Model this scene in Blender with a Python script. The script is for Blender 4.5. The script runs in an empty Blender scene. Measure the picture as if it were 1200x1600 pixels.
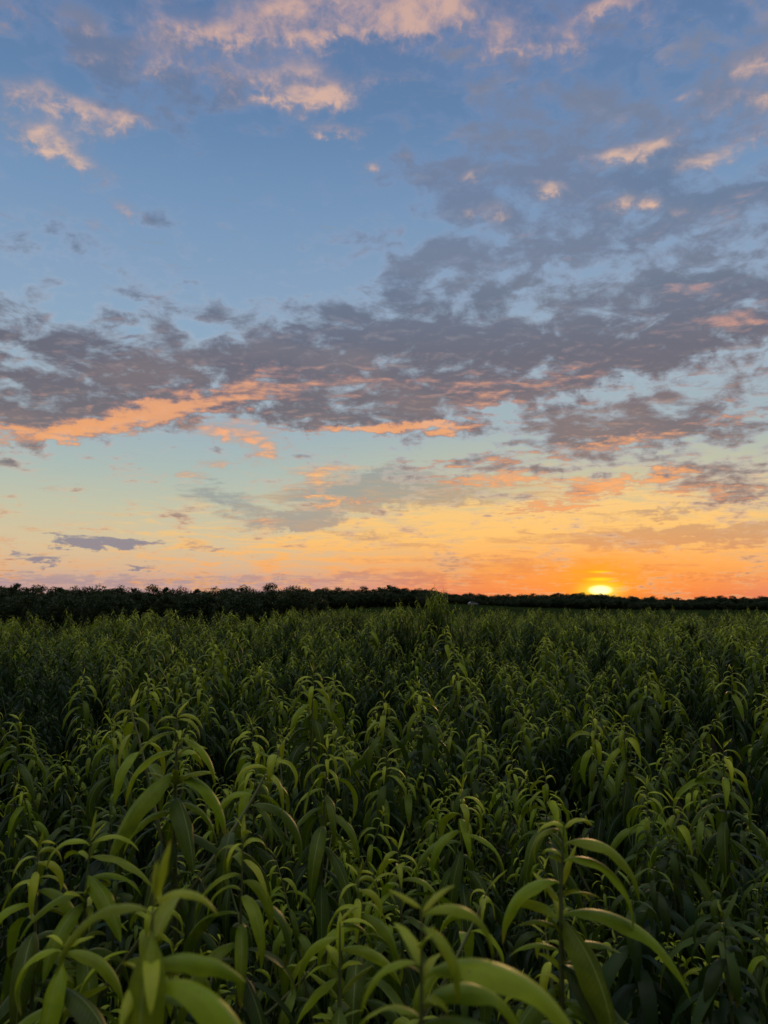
import bpy, math, random
import numpy as np
from mathutils import Vector, Matrix

R = math.radians
scene = bpy.context.scene
col = scene.collection
F = 1209.0            # focal length in photograph pixels (1200 x 1600)
HZ = 937.0            # horizon row of the photograph
EYE = 1.65
PITCH = math.atan((HZ - 800.0) / F)

# ------------------------------------------------------------------ camera
cam = bpy.data.cameras.new("camera")
cam.sensor_fit = 'VERTICAL'
cam.sensor_height = 36.0
cam.lens = 36.0 * F / 1600.0
cam.clip_start = 0.02
cam.clip_end = 12000.0
cam.dof.use_dof = True
cam.dof.focus_distance = 2.8
cam.dof.aperture_fstop = 10.0
camo = bpy.data.objects.new("camera", cam)
col.objects.link(camo)
camo.location = (0, 0, EYE)
camo.rotation_euler = (R(90) + PITCH, 0, 0)
scene.camera = camo

# ------------------------------------------------------------------ exposure
scene.render.engine = 'CYCLES'
scene.view_settings.view_transform = 'Standard'
scene.view_settings.look = 'None'
scene.view_settings.exposure = 0.0
scene.view_settings.gamma = 1.0
scene.view_settings.use_curve_mapping = False
scene.cycles.max_bounces = 6
scene.cycles.diffuse_bounces = 3
scene.cycles.glossy_bounces = 2
scene.cycles.transmission_bounces = 3
scene.cycles.transparent_max_bounces = 4
scene.cycles.caustics_reflective = False
scene.cycles.caustics_refractive = False

# ------------------------------------------------------------------ sky
def pix_dir(px, py):
    """direction (world) of a pixel of the photograph"""
    a = (px - 600.0) / F
    b = (800.0 - py) / F
    y = math.cos(PITCH) - b * math.sin(PITCH)
    z = math.sin(PITCH) + b * math.cos(PITCH)
    v = Vector((a, y, z)); v.normalize()
    return v

def azel(px, py):
    v = pix_dir(px, py)
    return math.degrees(math.atan2(v.x, v.y)), math.degrees(math.asin(v.z))

SUN_AZ, SUN_EL = azel(938, 921)
SD = (math.sin(R(SUN_AZ)), math.cos(R(SUN_AZ)))

def srgb(r, g, b):
    def f(c):
        c /= 255.0
        return c / 12.92 if c <= 0.04045 else ((c + 0.055) / 1.055) ** 2.4
    return (f(r), f(g), f(b), 1.0)

world = bpy.data.worlds.new("World")
scene.world = world
world.use_nodes = True
wt = world.node_tree
wt.nodes.clear()
world.cycles.sampling_method = 'MANUAL'
world.cycles.sample_map_resolution = 512

class NB:
    """small helper for building node graphs"""
    def __init__(self, tree): self.t = tree
    def n(self, typ, **kw):
        nd = self.t.nodes.new(typ)
        for k, v in kw.items(): setattr(nd, k, v)
        return nd
    def put(self, sock, v):
        if isinstance(v, bpy.types.NodeSocket): self.t.links.new(v, sock)
        else: sock.default_value = v
    def math(self, op, a, b=None, c=None, clamp=False):
        nd = self.n('ShaderNodeMath', operation=op, use_clamp=clamp)
        self.put(nd.inputs[0], a)
        if b is not None: self.put(nd.inputs[1], b)
        if c is not None: self.put(nd.inputs[2], c)
        return nd.outputs[0]
    def mr(self, v, a, b, c=0.0, d=1.0, smooth=True):
        nd = self.n('ShaderNodeMapRange', interpolation_type='SMOOTHSTEP' if smooth else 'LINEAR')
        self.put(nd.inputs[0], v)
        for i, x in enumerate((a, b, c, d)): self.put(nd.inputs[1 + i], x)
        return nd.outputs[0]
    def mix(self, f, a, b, blend='MIX'):
        nd = self.n('ShaderNodeMix', data_type='RGBA', blend_type=blend)
        nd.clamp_factor = True
        self.put(nd.inputs[0], f); self.put(nd.inputs[6], a); self.put(nd.inputs[7], b)
        return nd.outputs[2]
    def ramp(self, f, stops, interp='EASE'):
        nd = self.n('ShaderNodeValToRGB')
        r = nd.color_ramp; r.interpolation = interp
        stops = sorted(stops)
        while len(r.elements) < len(stops): r.elements.new(0.5)
        for e, (p, c) in zip(r.elements, stops):
            e.position = p
        for e, (p, c) in zip(r.elements, stops):
            e.color = c
        self.put(nd.inputs[0], f)
        return nd.outputs[0]
    def noise(self, vec, scale, detail=6, rough=0.55, dist=0.0, lac=2.0, dims='3D'):
        nd = self.n('ShaderNodeTexNoise', noise_dimensions=dims)
        self.put(nd.inputs['Vector'], vec)
        nd.inputs['Scale'].default_value = scale
        nd.inputs['Detail'].default_value = detail
        nd.inputs['Roughness'].default_value = rough
        nd.inputs['Lacunarity'].default_value = lac
        nd.inputs['Distortion'].default_value = dist
        return nd.outputs['Fac']
    def comb(self, x, y, z=0.0):
        nd = self.n('ShaderNodeCombineXYZ')
        self.put(nd.inputs[0], x); self.put(nd.inputs[1], y); self.put(nd.inputs[2], z)
        return nd.outputs[0]
    def vmath(self, op, a, b=None):
        nd = self.n('ShaderNodeVectorMath', operation=op)
        self.put(nd.inputs[0], a)
        if b is not None: self.put(nd.inputs[1], b)
        return nd.outputs['Value'] if op in ('LENGTH', 'DOT_PRODUCT', 'DISTANCE') else nd.outputs[0]

w = NB(wt)
tc = w.n('ShaderNodeTexCoord').outputs['Generated']
dirn = w.vmath('NORMALIZE', tc)
sep = w.n('ShaderNodeSeparateXYZ'); w.put(sep.inputs[0], dirn)
DX, DY, DZ = sep.outputs
DEG = 180.0 / math.pi
AZ = w.math('MULTIPLY', w.math('ARCTAN2', DX, DY), DEG)
EL = w.math('MULTIPLY', w.math('ARCSINE', DZ), DEG)

# the cloud sheet seen in perspective: planar coordinates, with a little earth curvature
zc = w.math('ADD', w.math('MAXIMUM', DZ, 0.0), 0.10)
PL = w.comb(w.math('DIVIDE', DX, zc), w.math('DIVIDE', DY, zc), 0.0)
# domain warp shared by all layers
wn1 = w.noise(PL, 3.2, 4, 0.6)
wn2 = w.noise(w.vmath('ADD', PL, (17.3, 5.1, 3.0)), 3.2, 4, 0.6)
nA = w.noise(w.vmath('ADD', PL, (3.0, 9.0, 0.0)), 3.6, 8, 0.56, 0.2)      # large billows
nB = w.noise(w.vmath('ADD', PL, (31.0, 2.0, 1.0)), 10.0, 6, 0.56, 0.3)      # puffs
nC = w.noise(w.comb(w.math('MULTIPLY', AZ, 0.32), w.math('MULTIPLY', EL, 2.2), 4.0), 1.0, 7, 0.6, 0.6)  # streaks
nD = w.noise(w.comb(w.math('MULTIPLY', AZ, 0.8), EL, 9.0), 1.1, 8, 0.62, 0.35)      # ragged edges
nE = w.noise(w.comb(w.math('MULTIPLY', AZ, 0.30), w.math('MULTIPLY', EL, 0.55), 7.0), 1.0, 9, 0.60, 0.4)   # big soft lumps
# cloud cover maps: where in the sky (azimuth, elevation) each kind of cloud stands
MA0, MA1, ME0, ME1 = -50.0, 50.0, -4.0, 52.0
MW, MH = 800, 448
_ga, _ge = np.meshgrid(MA0 + (np.arange(MW) + .5) * (MA1 - MA0) / MW, ME0 + (np.arange(MH) + .5) * (ME1 - ME0) / MH)

def cover(blobs, grow=1.3, p=2.0):
    acc = np.zeros((MH, MW))
    for (px, py, rx, ry, rot, wt_) in blobs:
        a, e = azel(px, py)
        a2, e2 = azel(px + 10, py)
        a3, e3 = azel(px, py - 10)
        sx = max((a2 - a) / 10 * rx * grow, .16)
        sy = max((e3 - e) / 10 * ry * grow, .12)
        c_, s_ = math.cos(R(rot)), math.sin(R(rot))
        k = (a2 - a) / (e3 - e)
        dx = (_ga - a) / k; dy = _ge - e
        u = (c_ * dx + s_ * dy) / sx * k
        v = (-s_ * dx + c_ * dy) / sy
        acc += wt_ * np.exp(-((u * u + v * v) ** (p / 2)) * .9)
    return acc

def sky_map(name, chans):
    img = bpy.data.images.new(name, MW, MH, alpha=True, float_buffer=True)
    img.colorspace_settings.name = 'Non-Color'
    img.alpha_mode = 'CHANNEL_PACKED'
    buf = np.ones((MH, MW, 4), dtype=np.float32)
    edge = np.clip(np.minimum(np.minimum(_ga - MA0, MA1 - _ga), ME1 - _ge) / 3.0, 0, 1)
    for i, c in enumerate(chans): buf[:, :, i] = c * edge
    img.pixels.foreach_set(buf.ravel())
    img.update()
    img.pack()
    return img

def sample_map(img, vec):
    t = w.n('ShaderNodeTexImage', image=img, interpolation='Cubic', extension='EXTEND')
    k = w.n('ShaderNodeVectorMath', operation='MULTIPLY_ADD')
    w.put(k.inputs[0], vec)
    k.inputs[1].default_value = (1 / (MA1 - MA0), 1 / (ME1 - ME0), 0)
    k.inputs[2].default_value = (-MA0 / (MA1 - MA0), -ME0 / (ME1 - ME0), 0)
    w.put(t.inputs[0], k.outputs[0])
    q = w.n('ShaderNodeSeparateColor'); w.put(q.inputs[0], t.outputs[0])
    return q.outputs[0], q.outputs[1], q.outputs[2]

# clouds of the photograph's part of the sky: px, py, rx, ry, tilt, weight
veils = [(760, 850, 420, 70, 0, .9), (900, 800, 300, 40, 0, .5), (480, 860, 200, 30, 0, .5), (1100, 830, 250, 60, 0, .8),
                (640, 800, 120, 25, 10, .5), (520, 745, 45, 18, 0, .6), (820, 815, 130, 14, 8, .7)]
mauve = [(1000, 842, 170, 14, 0, 1), (800, 882, 160, 10, 0, .8), (640, 905, 180, 8, 0, .8), (90, 906, 330, 8, 0, 1.0), (1060, 797, 90, 6, 3, .9),
            (1120, 835, 130, 12, 4, .8), (700, 772, 120, 14, 0, .9), (580, 768, 110, 20, 4, 1), (470, 806, 90, 13, 12, 1.0),
            (560, 835, 90, 6, -8, .6), (620, 858, 60, 5, 0, .5), (880, 806, 50, 4, 0, .5), (350, 780, 46, 15, -20, 1.0), (500, 812, 60, 8, 10, .6),
            (620, 742, 60, 12, 5, .7), (320, 852, 14, 4, 0, .8), (1160, 905, 60, 2.5, -3, .9), (1060, 900, 50, 2, 0, .9), (985, 891, 60, 1.6, 0, .9), (900, 907, 30, 2, 0, .6)]
grey = [  # px, py, rx, ry, rot, weight
    (60, 638, 170, 40, 6, 1.7), (260, 603, 190, 32, 4, 1.8), (400, 590, 130, 30, 10, .75), (85, 520, 105, 32, 0, 1.4),
    (190, 560, 230, 42, 0, .5), (20, 470, 90, 16, 0, .5), (340, 492, 52, 18, -18, .85), (330, 545, 150, 24, -6, .5),
    (465, 488, 60, 20, 0, .7), (500, 545, 70, 22, 0, .9), (640, 465, 80, 34, 0, 1.2), (560, 500, 90, 24, 0, .55), (590, 590, 160, 40, 0, 1.3),
    (690, 560, 150, 42, 0, 1.3), (860, 555, 190, 40, 4, 1.5), (1010, 520, 170, 36, 6, 1.3), (860, 430, 160, 44, 0, .75),
    (1090, 440, 150, 36, 0, .85), (1170, 510, 90, 34, 0, .8), (760, 612, 200, 26, 4, .9), (620, 655, 110, 13, 0, 1.15),
    (960, 665, 120, 18, 0, 1.4), (1110, 610, 130, 28, 4, .95), (1140, 655, 110, 20, 0, .6), (1120, 740, 150, 24, -4, 1.5), (860, 705, 180, 18, 4, .7),
    (760, 735, 90, 12, 0, .75), (1180, 775, 50, 14, -10, .8), (1010, 700, 150, 20, 0, .55), (870, 778, 60, 7, 0, .75), (560, 640, 120, 30, 0, .3),
    (790, 280, 110, 44, 0, .8), (960, 235, 170, 54, 0, .85), (1110, 250, 90, 52, 0, .75), (850, 360, 150, 50, 0, .85),
    (1020, 350, 180, 50, 0, .9), (1160, 350, 100, 40, 0, .75), (1000, 140, 230, 80, 0, .6), (820, 180, 130, 60, 0, .5),
    (70, 25, 130, 40, 0, .8), (235, 110, 130, 60, 0, .9), (330, 150, 160, 34, 0, .5), (60, 360, 110, 50, 0, .25), (130, 390, 60, 24, 0, .3),
    (255, 412, 50, 12, -12, .4), (235, 350, 50, 12, -30, .5), (290, 385, 50, 10, -24, .45), (180, 460, 60, 12, 0, .35), (700, 400, 120, 50, 0, .5), (620, 20, 160, 40, 0, .5), (930, 20, 120, 30, 0, .4), (1170, 100, 60, 50, 0, .45)]
lit = [
    (60, 672, 120, 16, 3, 1.1), (190, 655, 90, 17, 14, 1.1), (330, 628, 120, 22, 10, .95), (250, 640, 120, 14, 8, .3), (420, 600, 60, 14, 0, .45), (410, 575, 60, 9, 0, .5),
    (590, 673, 130, 9, 2, 1.3), (700, 662, 60, 8, 6, .8), (520, 632, 50, 16, 0, .25), (690, 600, 170, 26, 0, .30), (800, 602, 130, 18, 6, .38), (560, 590, 80, 22, 0, .25),
    (780, 628, 60, 9, 0, .55), (960, 690, 110, 9, 4, .9), (1150, 650, 80, 10, 3, .7), (780, 748, 120, 10, -2, 1.1), (690, 722, 60, 10, 0, .6), (820, 715, 90, 8, 0, .5), (880, 790, 80, 7, 6, 1.1), (990, 747, 110, 9, 8, 1.0),
    (940, 765, 110, 8, 10, .7), (1090, 768, 100, 9, -2, .8), (1070, 462, 55, 13, 0, .7), (1160, 492, 70, 20, 2, .75), (1010, 530, 90, 16, 0, .3),
    (930, 575, 110, 13, 4, .3), (1170, 310, 60, 28, 20, .45), (1020, 370, 60, 18, 0, .35), (830, 375, 30, 14, 0, .5), (1110, 590, 60, 8, 0, .3)]
pink = [
    (610, 22, 110, 28, 2, 1.2), (520, 30, 60, 26, 0, .8), (680, 25, 40, 26, 0, .9), (395, 45, 60, 26, 20, .9), (300, 45, 60, 20, -6, .85), (245, 85, 26, 28, 20, .75), (455, 50, 40, 16, 0, .5),
    (510, 138, 46, 27, -6, 1.25), (455, 130, 26, 22, 0, .7), (370, 122, 60, 18, 0, .75), (120, 165, 55, 14, -14, 1.0), (195, 182, 40, 10, -8, .75), (80, 232, 62, 17, -22, 1.1), (150, 210, 30, 18, 25, .8), (78, 205, 20, 18, 0, .6),
    (22, 140, 40, 16, -10, .95), (60, 15, 90, 16, 0, .45), (160, 90, 40, 10, 0, .3), (532, 203, 30, 9, -4, .95), (790, 60, 32, 22, 25, 1.05), (885, 58, 42, 20, 18, .95), (955, 6, 45, 10, 0, 1.0), (1015, 20, 16, 12, 0, .6),
    (1175, 103, 38, 28, 0, .95), (1040, 100, 20, 16, 30, .7), (1070, 160, 20, 9, 20, .9), (950, 245, 26, 16, 0, .8), (1015, 238, 44, 14, 14, .85), (1100, 255, 38, 14, 0, .8), (1185, 200, 30, 24, 0, .5),
    (580, 262, 15, 7, 0, 1.1), (966, 315, 19, 9, 0, 1.1), (1012, 310, 12, 7, 0, .7), (775, 325, 14, 14, 40, .85), (735, 330, 12, 6, 0, .7), (735, 272, 20, 6, 10, .7), (855, 296, 14, 6, 0, .7),
    (350, 683, 34, 8, -8, 1.1), (415, 700, 28, 14, 0, .9), (385, 670, 50, 6, 0, .5), (345, 726, 22, 4, 0, .8), (295, 744, 24, 4, 0, .8), (503, 737, 24, 9, 4, 1.1), (485, 760, 26, 8, 8, .7), (510, 782, 26, 4, -6, 1.2), (405, 811, 22, 4, 0, 1.0), (560, 783, 40, 3, -4, .9),
    (300, 655, 60, 5, 0, .4), (90, 765, 14, 2, 0, .6), (8, 840, 14, 4, 0, .8), (625, 120, 40, 10, 0, .35), (1050, 330, 60, 12, 0, .35), (900, 300, 60, 14, 0, .3), (1140, 160, 40, 14, 0, .35), (1130, 340, 50, 14, 10, .4), (820, 250, 50, 10, 0, .25), (990, 200, 60, 12, 0, .3), (1120, 470, 80, 12, 0, .4),
    (186, 326, 12, 6, -20, .7), (210, 335, 24, 7, -25, .35), (90, 325, 16, 10, 0, .5), (145, 348, 14, 7, 0, .5), (270, 412, 16, 4, 0, .5)]
dark = [(150, 848, 34, 9, 0, 1.1), (190, 850, 34, 7, 0, 1.1), (228, 847, 30, 4, 0, .9), (122, 846, 12, 6, 0, .9), (82, 839, 14, 4, 0, .9), (45, 869, 34, 4.5, -6, 1.1), (72, 878, 34, 4, 0, .8), (218, 884, 32, 3, 0, 1.0),
        (345, 856, 16, 4, 0, 1.0), (282, 860, 9, 4, 0, .8), (305, 850, 8, 3, 0, .6), (436, 896, 18, 1.6, 0, .9), (96, 844, 6, 4, 0, .5)]

map1 = sky_map("cloud cover", [np.minimum(cover(grey, 1.36) * .60, 1.30), cover(lit, 1.05) * .9, cover(mauve, 1.2)])
map2 = sky_map("cloud puffs", [np.minimum(cover(pink, 1.35), 1.15), cover(dark, 1.1), cover(veils, 1.2)])

AE = w.comb(w.math('ADD', AZ, w.math('MULTIPLY', w.math('SUBTRACT', wn1, 0.5), 5.0)),
            w.math('ADD', EL, w.math('ADD', w.math('MULTIPLY', w.math('SUBTRACT', wn2, 0.5), 2.4),
                                      w.math('MULTIPLY', w.math('SUBTRACT', nD, 0.5), 2.0))), 0.0)
AE2 = w.comb(w.math('ADD', AZ, w.math('MULTIPLY', w.math('SUBTRACT', wn1, 0.5), 4.0)),
             w.math('ADD', EL, w.math('ADD', w.math('MULTIPLY', w.math('SUBTRACT', wn2, 0.5), 2.4),
                                       w.math('MULTIPLY', w.math('SUBTRACT', nD, 0.5), 1.6))), 0.0)
gm, lm, ms = sample_map(map1, AE)
pm, dm, veil_m = sample_map(map2, AE2)

# --- clear-sky colours by elevation, away from the sun and on the sun's side
elf = w.math('DIVIDE', EL, 90.0, clamp=True)
def st(py, c, px=600): return (max(azel(px, py)[1], 0) / 90.0, srgb(*c))
cool = [st(937, (180, 146, 152)), st(915, (196, 160, 152)), st(890, (216, 180, 146)), st(855, (214, 192, 154)),
        st(800, (194, 194, 168)), st(740, (170, 186, 180)), st(670, (154, 176, 188)), st(560, (142, 170, 194)),
        st(440, (131, 159, 190)), st(330, (116, 148, 184)), st(180, (97, 130, 170)), st(20, (90, 119, 160)),
        (0.62, srgb(82, 118, 170)), (1.0, srgb(88, 122, 172))]
warm = [st(937, (226, 112, 80)), st(918, (236, 138, 82)), st(890, (244, 164, 84)), st(855, (240, 182, 108)),
        st(800, (222, 194, 138)), st(740, (190, 192, 164)), st(670, (160, 180, 184)), st(560, (148, 174, 192)),
        st(440, (134, 160, 188)), st(330, (118, 149, 184)), st(180, (98, 130, 170)), st(20, (92, 119, 160)),
        (0.62, srgb(82, 118, 170)), (1.0, srgb(88, 122, 172))]
c_cool = w.ramp(elf, cool, 'LINEAR')
c_warm = w.ramp(elf, warm, 'LINEAR')
dAz = w.math('ABSOLUTE', w.math('SUBTRACT', AZ, SUN_AZ))
wside = w.mr(dAz, 28.0, 4.0)
skyc = w.mix(wside, c_cool, c_warm)

# --- thin high veils of the lower sky (yellow and orange streaks near the horizon)
veil = w.mr(w.math('MULTIPLY_ADD', w.math('SUBTRACT', nC, 0.50), 3.6, w.math('MULTIPLY', veil_m, .5)), 0.10, .95)
veil = w.math('MULTIPLY', veil, w.mr(veil_m, 0.0, 0.6))
veil_c = w.ramp(elf, [st(937, (244, 126, 86)), st(890, (252, 170, 92)), st(840, (254, 196, 110)), st(780, (248, 202, 130)), st(720, (240, 188, 140))], 'LINEAR')
skyc = w.mix(w.math('MULTIPLY', veil, .85), skyc, veil_c)
# greyish-mauve streaks in the same zone
msd = w.mr(w.math('MULTIPLY_ADD', w.math('SUBTRACT', nC, 0.5), 2.4, ms), 0.20, 1.0)
ms_c = w.mix(wside, w.ramp(elf, [st(930, (170, 144, 152)), st(850, (146, 138, 142)), st(760, (136, 146, 150))], 'LINEAR'),
             w.ramp(elf, [st(930, (206, 112, 88)), st(890, (206, 126, 86)), st(840, (192, 138, 106)), st(790, (160, 142, 126)), st(740, (142, 140, 138))], 'LINEAR'))
skyc = w.mix(w.math('MULTIPLY', msd, .68), skyc, ms_c)

# --- the sun's glow, low behind thin streaks
sv = w.comb(w.math('SUBTRACT', AZ, SUN_AZ), w.math('SUBTRACT', EL, SUN_EL), 0)
def glow(rx, ry, dy=0.0):
    m = w.vmath('LENGTH', w.vmath('MULTIPLY', w.vmath('ADD', sv, (0, dy, 0)), (1 / rx, 1 / ry, 0)))
    return w.mr(m, 1.0, 0.0)
streak = w.mr(nC, 0.40, 0.60)
skyc = w.mix(w.math('MULTIPLY', glow(15.0, 3.4), 0.48), skyc, srgb(255, 150, 34))
skyc = w.mix(w.math('MULTIPLY', glow(4.6, 2.8, -0.6), w.math('MULTIPLY_ADD', streak, .45, .55)), skyc, srgb(255, 160, 14))

# --- grey cloud bodies, plus added cover outside the photograph's part of the sky
back = w.mr(w.math('ABSOLUTE', AZ), 40.0, 70.0)
over = w.mr(EL, 47.0, 60.0)  # dense warm cover added overhead, unseen, to warm the light on the leaves
gm = w.math('ADD', gm, w.math('MAXIMUM', w.math('MULTIPLY', back, .4), w.math('MULTIPLY', over, .95)))
gdet = w.math('ADD', w.math('MULTIPLY', w.math('SUBTRACT', nA, 0.5), 2.3), w.math('ADD', w.math('MULTIPLY', w.math('SUBTRACT', nB, 0.5), 1.9), w.math('MULTIPLY', w.math('SUBTRACT', nE, 0.5), 3.3)))
# relief: the side of each puff that faces the low sun
nB2 = w.noise(w.vmath('ADD', PL, (31.0 + SD[0] * .03, 2.0 + SD[1] * .03, 1.0)), 10.0, 6, 0.56, 0.3)
relief = w.math('SUBTRACT', nB, nB2)
gd = w.math('ADD', gm, gdet)
galpha = w.mr(gd, 0.05, 0.75)
gthick = w.mr(w.math('MULTIPLY_ADD', w.math('SUBTRACT', nD, .5), 1.0, gd), 0.30, 1.30)
gtop = w.mr(EL, 12.0, 30.0)
thin_c = w.ramp(elf, [st(900, (236, 176, 120)), st(780, (206, 186, 160)), st(700, (166, 180, 188)), st(600, (166, 182, 196)), st(450, (148, 168, 194)), st(250, (116, 142, 180)), st(50, (108, 132, 174)), (.62, srgb(186, 172, 152))], 'LINEAR')
thick_c = w.ramp(elf, [st(900, (150, 110, 104)), st(780, (124, 116, 120)), st(660, (110, 104, 112)), st(560, (100, 98, 112)), st(430, (94, 104, 126)), st(250, (100, 117, 146)), st(50, (112, 122, 150)), (.62, srgb(180, 166, 146))], 'LINEAR')
mauve_c = w.ramp(elf, [st(900, (170, 116, 96)), st(740, (130, 116, 116)), st(600, (118, 107, 113)), st(480, (106, 108, 122)), st(300, (108, 118, 144)), (.62, srgb(186, 170, 150))], 'LINEAR')
thick_c = w.mix(w.mr(w.noise(w.vmath('ADD', PL, (5.0, 8.0, 2.0)), 2.2, 4, .5), .42, .60), thick_c, mauve_c)
gcol = w.mix(gthick, thin_c, thick_c)
hi_c = w.ramp(elf, [st(900, (250, 180, 120)), st(740, (220, 180, 150)), st(660, (206, 168, 146)), st(560, (176, 158, 156)), st(430, (150, 162, 186)), st(250, (150, 158, 180)), st(50, (180, 160, 168))], 'LINEAR')
gcol = w.mix(w.mr(relief, 0.0, 0.30, 0, .40), gcol, hi_c)
gcol = w.mix(w.mr(relief, 0.0, -0.30, 0, .25), gcol, thick_c)
# the low sun reaches under the sheet: undersides glow orange near the horizon, pink above
litf = w.mr(w.math('ADD', lm, w.math('ADD', w.math('MULTIPLY', w.math('SUBTRACT', nB, 0.5), 1.2), w.math('MULTIPLY_ADD', w.math('SUBTRACT', nC, 0.5), 1.5, relief))), 0.12, 1.40)
lit_c = w.ramp(elf, [st(930, (255, 130, 60)), st(760, (255, 168, 92)), st(690, (253, 172, 104)), st(640, (246, 171, 116)), st(520, (214, 154, 134)), st(300, (196, 154, 146)), (.62, srgb(230, 185, 160))], 'LINEAR')
dusky = w.ramp(elf, [st(930, (220, 120, 80)), st(760, (196, 146, 118)), st(660, (164, 126, 120)), st(520, (142, 120, 124)), st(300, (150, 134, 144)), (.62, srgb(190, 166, 146))], 'LINEAR')
gcol = w.mix(w.mr(litf, 0.0, .5, 0, .85), gcol, w.mix(w.mr(litf, .25, 1.10), dusky, lit_c))
galpha2 = w.math('MAXIMUM', w.math('MULTIPLY', galpha, w.mr(gtop, 0.0, 1.0, .95, .66)), w.mr(litf, 0.0, .8, 0, .9))
skyc = w.mix(galpha2, skyc, gcol)

# --- bright pink and peach puffs standing higher in the sky
pd = w.math('ADD', pm, w.math('ADD', w.math('MULTIPLY', w.math('SUBTRACT', nB, 0.5), 1.8), w.math('MULTIPLY', w.math('SUBTRACT', nD, 0.5), 1.6)))
palpha = w.math('MULTIPLY', w.mr(pd, 0.05, 1.45), w.mr(pm, 0.0, 0.3))
pink_c = w.ramp(elf, [st(930, (250, 150, 90)), st(760, (250, 190, 120)), st(690, (250, 174, 120)), st(520, (216, 168, 150)), st(300, (224, 187, 164)), st(120, (217, 178, 160)), st(20, (210, 172, 158))], 'LINEAR')
pink_d = w.ramp(elf, [st(930, (220, 140, 100)), st(690, (190, 150, 130)), st(520, (150, 140, 150)), st(300, (150, 146, 160)), st(20, (146, 138, 158))], 'LINEAR')
pcol = w.mix(w.mr(w.math('MULTIPLY_ADD', relief, 2.2, pd), 0.35, 1.75), pink_d, pink_c)
skyc = w.mix(w.math('MULTIPLY', palpha, .90), skyc, pcol)

# --- small dark slate clouds low on the left
dd = w.math('MULTIPLY', w.mr(w.math('ADD', dm, w.math('MULTIPLY', w.math('SUBTRACT', nD, 0.5), 2.2)), 0.2, 1.1), w.mr(dm, 0, .4))
skyc = w.mix(w.math('MULTIPLY', dd, .85), skyc, srgb(128, 126, 144))

# --- the sun itself
g3 = w.math('MULTIPLY', glow(2.3, .95, 0.05), w.math('MULTIPLY_ADD', streak, .2, .85), clamp=True)
skyc = w.mix(g3, skyc, (1.0, .80, .04, 1))
skyc = w.mix(w.math('MULTIPLY', glow(1.5, .22, -0.72), .9), skyc, (1.0, .74, .02, 1))
skyc = w.mix(w.math('MULTIPLY', glow(1.2, .14, -1.25), .8), skyc, (1.0, .66, .02, 1))
skyc = w.mix(w.mr(glow(1.25, .52, 0.05), 0.05, .75), skyc, (1.7, 1.5, .62, 1))

# sky behind camera dimmed for contrast, unseen overhead sky boosted to light leaf tops
gain = w.math('ADD', w.mr(w.math('ABSOLUTE', AZ), 40.0, 110.0, 1.0, .38), w.math("MULTIPLY", w.mr(EL, 44.0, 66.0), 3.0))
skyc = w.vmath('SCALE', skyc)
wt.links.new(gain, skyc.node.inputs['Scale'])
# below the horizon: dark land
skyc = w.mix(w.mr(EL, -0.2, -1.2), skyc, srgb(40, 46, 34))

nish = w.n('ShaderNodeTexSky', sky_type='NISHITA')
nish.sun_disc = False
nish.sun_elevation = R(max(SUN_EL, .6))
nish.sun_rotation = R(SUN_AZ)
nish.altitude = 100
nish.dust_density = 1.5
bg1 = w.n('ShaderNodeBackground'); w.put(bg1.inputs[0], skyc); bg1.inputs[1].default_value = 1.0
bg2 = w.n('ShaderNodeBackground'); w.put(bg2.inputs[0], nish.outputs[0]); bg2.inputs[1].default_value = 0.006
add = w.n('ShaderNodeAddShader')
wt.links.new(bg1.outputs[0], add.inputs[0]); wt.links.new(bg2.outputs[0], add.inputs[1])
wo = w.n('ShaderNodeOutputWorld')
wt.links.new(add.outputs[0], wo.inputs[0])

# ------------------------------------------------------------------ sun lamp (setting, mostly behind the far trees)
sl = bpy.data.lights.new("sun", 'SUN')
sl.energy = 0.4
sl.angle = R(1.2)
sl.color = (1.0, 0.56, 0.25)
so = bpy.data.objects.new("sun", sl)
col.objects.link(so)
sd = Vector((math.sin(R(SUN_AZ)) * math.cos(R(1.4)), math.cos(R(SUN_AZ)) * math.cos(R(1.4)), math.sin(R(1.4))))
so.rotation_euler = sd.to_track_quat('Z', 'Y').to_euler()
so.location = (0, 0, 30)
#STRUCTURE
# ------------------------------------------------------------------ helpers
def tag(o, label=None, cat=None, group=None, kind=None):
    if label: o['label'] = label
    if cat: o['category'] = cat
    if group: o['group'] = group
    if kind: o['kind'] = kind
    return o

def link(name, data, parent=None):
    o = bpy.data.objects.new(name, data)
    col.objects.link(o)
    if parent is not None: o.parent = parent
    return o

def np_mesh(name, verts, quads, mat, attrs=None, smooth=True, tris=None):
    """mesh from numpy arrays: verts (n,3), quads (m,4)"""
    me = bpy.data.meshes.new(name)
    nq = len(quads); nt = 0 if tris is None else len(tris)
    me.vertices.add(len(verts))
    me.vertices.foreach_set('co', np.ascontiguousarray(verts, dtype=np.float32).ravel())
    loops = np.asarray(quads, dtype=np.int32).ravel()
    if nt: loops = np.concatenate([loops, np.asarray(tris, dtype=np.int32).ravel()])
    me.loops.add(len(loops))
    me.loops.foreach_set('vertex_index', loops.astype(np.int32))
    me.polygons.add(nq + nt)
    starts = np.concatenate([np.arange(nq) * 4, nq * 4 + np.arange(nt) * 3]).astype(np.int32)
    me.polygons.foreach_set('loop_start', starts)
    if smooth: me.polygons.foreach_set('use_smooth', np.ones(nq + nt, dtype=bool))
    me.update(calc_edges=True)
    for k, arr in (attrs or {}).items():
        a = me.attributes.new(k, 'FLOAT', 'POINT')
        a.data.foreach_set('value', np.ascontiguousarray(arr, dtype=np.float32).ravel())
    me.materials.append(mat)
    return me

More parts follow.
